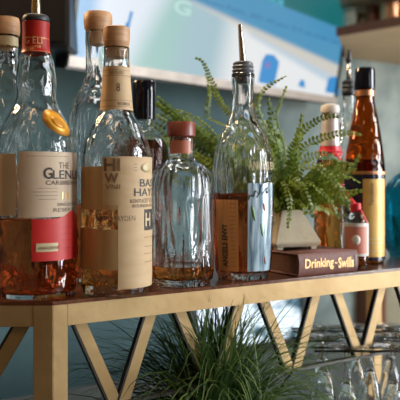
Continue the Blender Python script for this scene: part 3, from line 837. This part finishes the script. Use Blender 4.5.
# local: x along width, y = nn (viewer side), z up
if nn.dot(Vector((0,-1,0))) < 0: ys = -1
else: ys = 1
def tvpix(px, py):
    d = Vector(((px-200)/F, 1, -(py-180)/F)); t = (tb0-Vector((0,0,H))).dot(nn)/d.dot(nn)
    q = Vector((0,0,H)) + d*t - tb0
    return (q.dot(u), q.dot(up))
def screen_mat():
    m, nt, b = _nt('screen_picture'); N = nt.nodes; L = nt.links
    b.inputs['Base Color'].default_value = (.01, .01, .01, 1); b.inputs['Roughness'].default_value = .3
    tc = N.new('ShaderNodeTexCoord'); nz = N.new('ShaderNodeTexNoise'); nz.inputs['Scale'].default_value = 5
    L.new(tc.outputs['Object'], nz.inputs['Vector'])
    sx = N.new('ShaderNodeSeparateXYZ'); L.new(tc.outputs['Object'], sx.inputs[0])
    cur = None
    def col(c): return c4(c)
    def half(p, q, soft):  # mask = 1 on the upper side of the line p->q given in picture positions
        (x0, z0), (x1, z1) = tvpix(*p), tvpix(*q); dx, dz = x1-x0, z1-z0; l = math.hypot(dx, dz)
        nx, nz_ = -dz/l, dx/l; c = -(nx*x0+nz_*z0)
        a = N.new('ShaderNodeMath'); a.operation = 'MULTIPLY_ADD'; a.inputs[1].default_value = nx; a.inputs[2].default_value = c; L.new(sx.outputs['X'], a.inputs[0])
        b_ = N.new('ShaderNodeMath'); b_.operation = 'MULTIPLY_ADD'; b_.inputs[1].default_value = nz_; L.new(sx.outputs['Z'], b_.inputs[0]); L.new(a.outputs[0], b_.inputs[2])
        mr = N.new('ShaderNodeMapRange'); mr.inputs['From Min'].default_value = -soft; mr.inputs['From Max'].default_value = soft; mr.interpolation_type = 'SMOOTHSTEP'
        L.new(b_.outputs[0], mr.inputs['Value']); return mr.outputs[0]
    def mul(a, b_):
        x = N.new('ShaderNodeMath'); x.operation = 'MULTIPLY'; L.new(a, x.inputs[0]); L.new(b_, x.inputs[1]); return x.outputs[0]
    def mix(fac, prev, c):
        x = N.new('ShaderNodeMixRGB'); L.new(fac, x.inputs[0])
        if isinstance(prev, tuple): x.inputs[1].default_value = c4(prev)
        else: L.new(prev, x.inputs[1])
        x.inputs[2].default_value = c4(c); return x.outputs[0]
    cur = mix(half((215,100),(235,0), .07), (.80,.82,.83), (.36,.52,.58))        # left of this line: pale cyan
    cur = mix(half((165,100),(190,0), .05), cur, (.33,.55,.52))
    cur = mix(half((110,100),(165,0), .05), cur, (.70,.76,.84))
    cur = mix(half((82,100),(98,0), .03), cur, (.2,.42,.68))
    right = half((260,0),(225,100), .03)
    cur = mix(mul(half((230,24),(345,92), .012), right), cur, (.50,.62,.72))
    cur = mix(half((215,14),(345,82), .012), cur, (.62,.60,.54))
    cur = mix(half((200,4),(345,68), .010), cur, (.07,.29,.50))
    cur = mix(half((262,-2),(345,30), .006), cur, (.01,.15,.16))
    L.new(cur, b.inputs['Emission Color']); b.inputs['Emission Strength'].default_value = .9
    return m
y1, y2 = .004*ys, -.05*ys
mb = MB(); mb.box((-.012, min(-.004*ys, y2), -.03), (TW+.012, max(-.004*ys, y2), TH+.015)); link('housing', mb.mesh(.003), M['black'], tv, smooth=False)
mb = MB(); mb.add([(0,0,0),(TW,0,0),(TW,0,TH),(0,0,TH)], [(0,1,2,3)]); link('screen', mb.mesh(), screen_mat(), tv, smooth=False)
def bez(x0, x1, z0, z1, m): 
    mb = MB(); mb.box((x0, min(-.004*ys, .006*ys), z0), (x1, max(-.004*ys, .006*ys), z1)); return link('bezel', mb.mesh(.001), M[m], tv, smooth=False)
bez(-.012, TW+.012, -.024, 0, 'silverpeach'); bez(-.012, 0, 0, TH, 'black'); bez(TW, TW+.012, 0, TH, 'black'); bez(-.012, TW+.012, TH, TH+.015, 'black')
mb = MB(); mb.box((TW*.4, min(-.05*ys, -.35*ys), TH*.4), (TW*.6, max(-.05*ys, -.35*ys), TH*.55)); link('wall_bracket', mb.mesh(), M['black'], tv, smooth=False)
# picture elements on the screen
def poly_on(pts, m, name, off=.001):
    P = [tvpix(*p) for p in pts]; return link(name, mesh([(x, off*ys, z) for x, z in P], [tuple(range(len(P)))]), m, tv, smooth=False)
eb = emis('screen_blue', (.03, .24, .55), 1); ed = emis('screen_dark_text', (.03, .13, .3), 1); ew = emis('screen_pale', (.38, .6, .55), 1); er = emis('screen_red', (.4, .08, .3), 1)
poly_on([(258,82),(262,60),(266,54),(274,55),(279,62),(274,86)], eb, 'picture_tumbler'); 
poly_on([(325,92),(328,78),(336,76),(340,95)], eb, 'picture_tumbler'); poly_on([(298,86),(300,80),(304,80),(305,88)], eb, 'picture_tumbler')
poly_on([(126,27),(130,11),(133,12),(129,28)], eb, 'picture_straw'); poly_on([(122,34),(126,22),(130,24),(127,36)], eb, 'picture_straw')
def tv_text(s, px0, py0, px1, py1, hpx, m, off=.0015, bold=0):
    x0, z0 = tvpix(px0, py0); x1, z1 = tvpix(px1, py1); l = math.hypot(x1-x0, z1-z0); a = math.atan2(z1-z0, x1-x0)
    xm, zm = tvpix((px0+px1)/2, (py0+py1)/2-hpx); hm = abs(zm-(z0+z1)/2)
    me = fit(text_mesh(s, bold), l, hm)
    for v in me.vertices:
        X = v.co.x*math.cos(a)-v.co.y*math.sin(a); Z = v.co.x*math.sin(a)+v.co.y*math.cos(a)
        v.co = (x0+X, off*ys, z0+Z)
    return link('screen_text', me, m, tv, smooth=False)
tv_text('G', 173, 13, 190, 17, 15, ew, bold=.03)
tv_text('Moore Public, 2021 All your 22 E out of the court', 200, 3, 341, 47, 6, ed)
tv_text('CODE', 259, -3, 283, 7, 7, emis('screen_code', (.08,.42,.6), 1), bold=.03)
tv_text('G', 264.5, 67, 269, 68, 5, er, .0018, bold=.03)

# black speaker left of the television
ys0 = 1.5
spk = empty('wall_speaker', (wx(-45, ys0), ys0, wz(47, ys0)), 0, 'black box speaker on the wall left of the television, behind the red foil neck', 'speaker')
sw = wx(69, ys0)-wx(-45, ys0)
mb = MB(); mb.box((0, .006, 0), (sw, .2, .34)); link('cabinet', mb.mesh(.004), M['black'], spk, smooth=False)
mb = MB(); mb.box((.01, 0, .01), (sw-.01, .006, .33)); link('grille', mb.mesh(.002), mat('grille', (.008, .006, .005), .9, 0, (.004, .003, .003), 300, spec=.1), spk, smooth=False)
mb = MB(); mb.box((sw*.4, .2, .1), (sw*.6, .42, .2)); link('bracket', mb.mesh(), M['black'], spk, smooth=False)

# ================================================================== UPPER SHELVES (far right) with cups
def upper(z, nm, lab, edge_h=.02):
    P = [Vector((wx(338, 2.24), 2.24, 0)), Vector((wx(400, 2.087), 2.087, 0)), Vector((1.2, 1.5, 0))]
    a = wallxy(338+8, .001); bq = a + WD*1.1
    rt = empty('wall_shelf', (P[0].x, P[0].y, z), 0, lab, 'shelf', 'plank shelves on the wall right of the television')
    mb = MB(); pl_ = [P[0], P[1], P[2], bq, a]; mb.prism([(p.x-P[0].x, p.y-P[0].y) for p in pl_], 0, edge_h); link('plank', mb.mesh(.001), M['wood'], rt, smooth=False)
    d = (P[1]-P[0]).normalized(); o1 = d.cross(Vector((0,0,1)))*.012
    q = [P[0]+o1*.05, P[2]+o1*.05, P[2]+o1, P[0]+o1]
    mb = MB(); mb.prism([(p.x-P[0].x, p.y-P[0].y) for p in q], -.003, edge_h+.004); link('front_edge', mb.mesh(.001), M['darkwood'], rt, smooth=False)
    return rt
zsh = H+.462
upper(zsh, 'wall_shelf', 'lower wooden wall shelf carrying the cups, right of the television')
upper(H+.585, 'wall_shelf', 'upper pale wooden wall shelf at the top right corner, above the row of cups')
def cup(px, Y, r, h_, m, lab, cat, name):
    me = lathe([(0,0),(r*.82,0),(r*.86,.002),(r,h_),(r-.003,h_),(r*.82,.006),(0,.006)], 32)
    o = link(name, me, M[m], autos=40); o.location = (wx(px, Y), Y, zsh+.0205); tag(o, lab, cat, 'cups on the lower wall shelf')
    return o
M['mistglass'] = mat('cloudy_glass', (.45, .5, .42), .2, 0, (.3, .33, .27), 20)
cup(351, 2.33, .026, .085, 'mistglass', 'cloudy grey green tumbler on the wall shelf, nearest the television', 'cup', 'tumbler')
cup(362, 2.36, .024, .075, 'khaki', 'olive tumbler on the wall shelf, second from the television', 'cup', 'tumbler')
cup(373, 2.30, .022, .09, 'darkwood', 'dark brown tall cup on the wall shelf, left of the copper mug', 'cup', 'cup')
mg = cup(390, 2.26, .036, .085, 'copper', 'copper mug on the wall shelf, nearest the right edge of the picture', 'cup', 'copper_mug')
mb = MB(); mb.tube(smooth_path([(.033,0,.070),(.052,0,.068),(.056,0,.045),(.050,0,.022),(.032,0,.018)], 5), .003, 8); link('handle', mb.mesh(), M['copper'], mg)

# ================================================================== LIGHT
def area(name, loc, target, sx, sy, energy, color):
    l = bpy.data.lights.new(name, 'AREA'); l.shape = 'RECTANGLE'; l.size = sx; l.size_y = sy; l.energy = energy; l.color = color
    o = bpy.data.objects.new(name, l); COL.objects.link(o); o.location = loc
    o.rotation_euler = (Vector(target)-Vector(loc)).to_track_quat('-Z', 'Y').to_euler(); return o
for x, y, e_ in ((2.6, 1.0, 46), (2.7, .4, 52), (2.4, -1.3, 10)):
    area('window_light', (x, y, 1.55), (.05, .95, 1.2), .4, 1.5, e_, (.90, .95, 1.0))
area('overhead_fill', (-.5, -.3, 2.6), (0, 1.0, 1.1), .3, .3, 4, (1.0, .6, .28))  # unseen warm fill, added for the frame's left face
area('overhead_fill', (1.3, 1.6, 2.5), (.8, 2.6, .9), .6, .6, 16, (.95, .97, 1.0))  # unseen fill, added to wash the right part of the wall
area('underside_fill', (1.25, 1.55, 1.15), (.75, 2.3, 1.75), .3, .3, 7, (1.0, .85, .68))  # unseen light, added to brighten the underside of the wall shelves
area('overhead_fill', (-.4, 1.35, 2.4), (0, 1.9, .9), .4, .4, 4, (.85, .95, 1.0))  # unseen overhead fill aimed at the back wall
area('warm_fill', (-.15, .95, 2.2), (.02, 1.15, 1.2), .2, .2, 5, (1.0, .88, .65))  # unseen warm fill above the bottles
area('warm_fill', (-.9, 1.25, 1.9), (-.1, .95, 1.1), .2, .2, 10, (1.0, .65, .35))  # unseen warm fill, added for an amber glow in the bottles
wd = bpy.data.worlds.new('World'); sc.world = wd; wd.use_nodes = True
bg = wd.node_tree.nodes['Background']
N = wd.node_tree.nodes; L = wd.node_tree.links
tc = N.new('ShaderNodeTexCoord'); nz = N.new('ShaderNodeTexNoise'); nz.inputs['Scale'].default_value = 5; nz.inputs['Detail'].default_value = 4
L.new(tc.outputs['Generated'], nz.inputs['Vector'])
rp_ = N.new('ShaderNodeValToRGB'); e = rp_.color_ramp.elements
e[0].position = .46; e[0].color = (.05, .028, .012, 1); e[1].position = .60; e[1].color = (.75, .56, .36, 1)
L.new(nz.outputs['Fac'], rp_.inputs[0]); L.new(rp_.outputs[0], bg.inputs['Color']); bg.inputs['Strength'].default_value = .24

# ================================================================== CAMERA
cd = bpy.data.cameras.new('camera'); cam = bpy.data.objects.new('camera', cd); COL.objects.link(cam)
cam.location = (0, 0, H); cam.rotation_euler = (PI/2, 0, 0)
cd.sensor_width = 36; cd.lens = F*36/400; cd.shift_y = -.05; cd.clip_start = .05
cd.dof.use_dof = True; cd.dof.focus_distance = .84; cd.dof.aperture_fstop = 7.0
sc.camera = cam
sc.view_settings.view_transform = 'Standard'; sc.view_settings.look = 'None'; sc.view_settings.gamma = 1; sc.view_settings.use_curve_mapping = False
sc.view_settings.exposure = 0.12
cy = sc.cycles
cy.max_bounces = 32; cy.transmission_bounces = 28; cy.glossy_bounces = 8; cy.diffuse_bounces = 4; cy.transparent_max_bounces = 16
cy.caustics_refractive = True; cy.caustics_reflective = False; cy.blur_glossy = .5; cy.sample_clamp_indirect = 5; cy.use_denoising = True
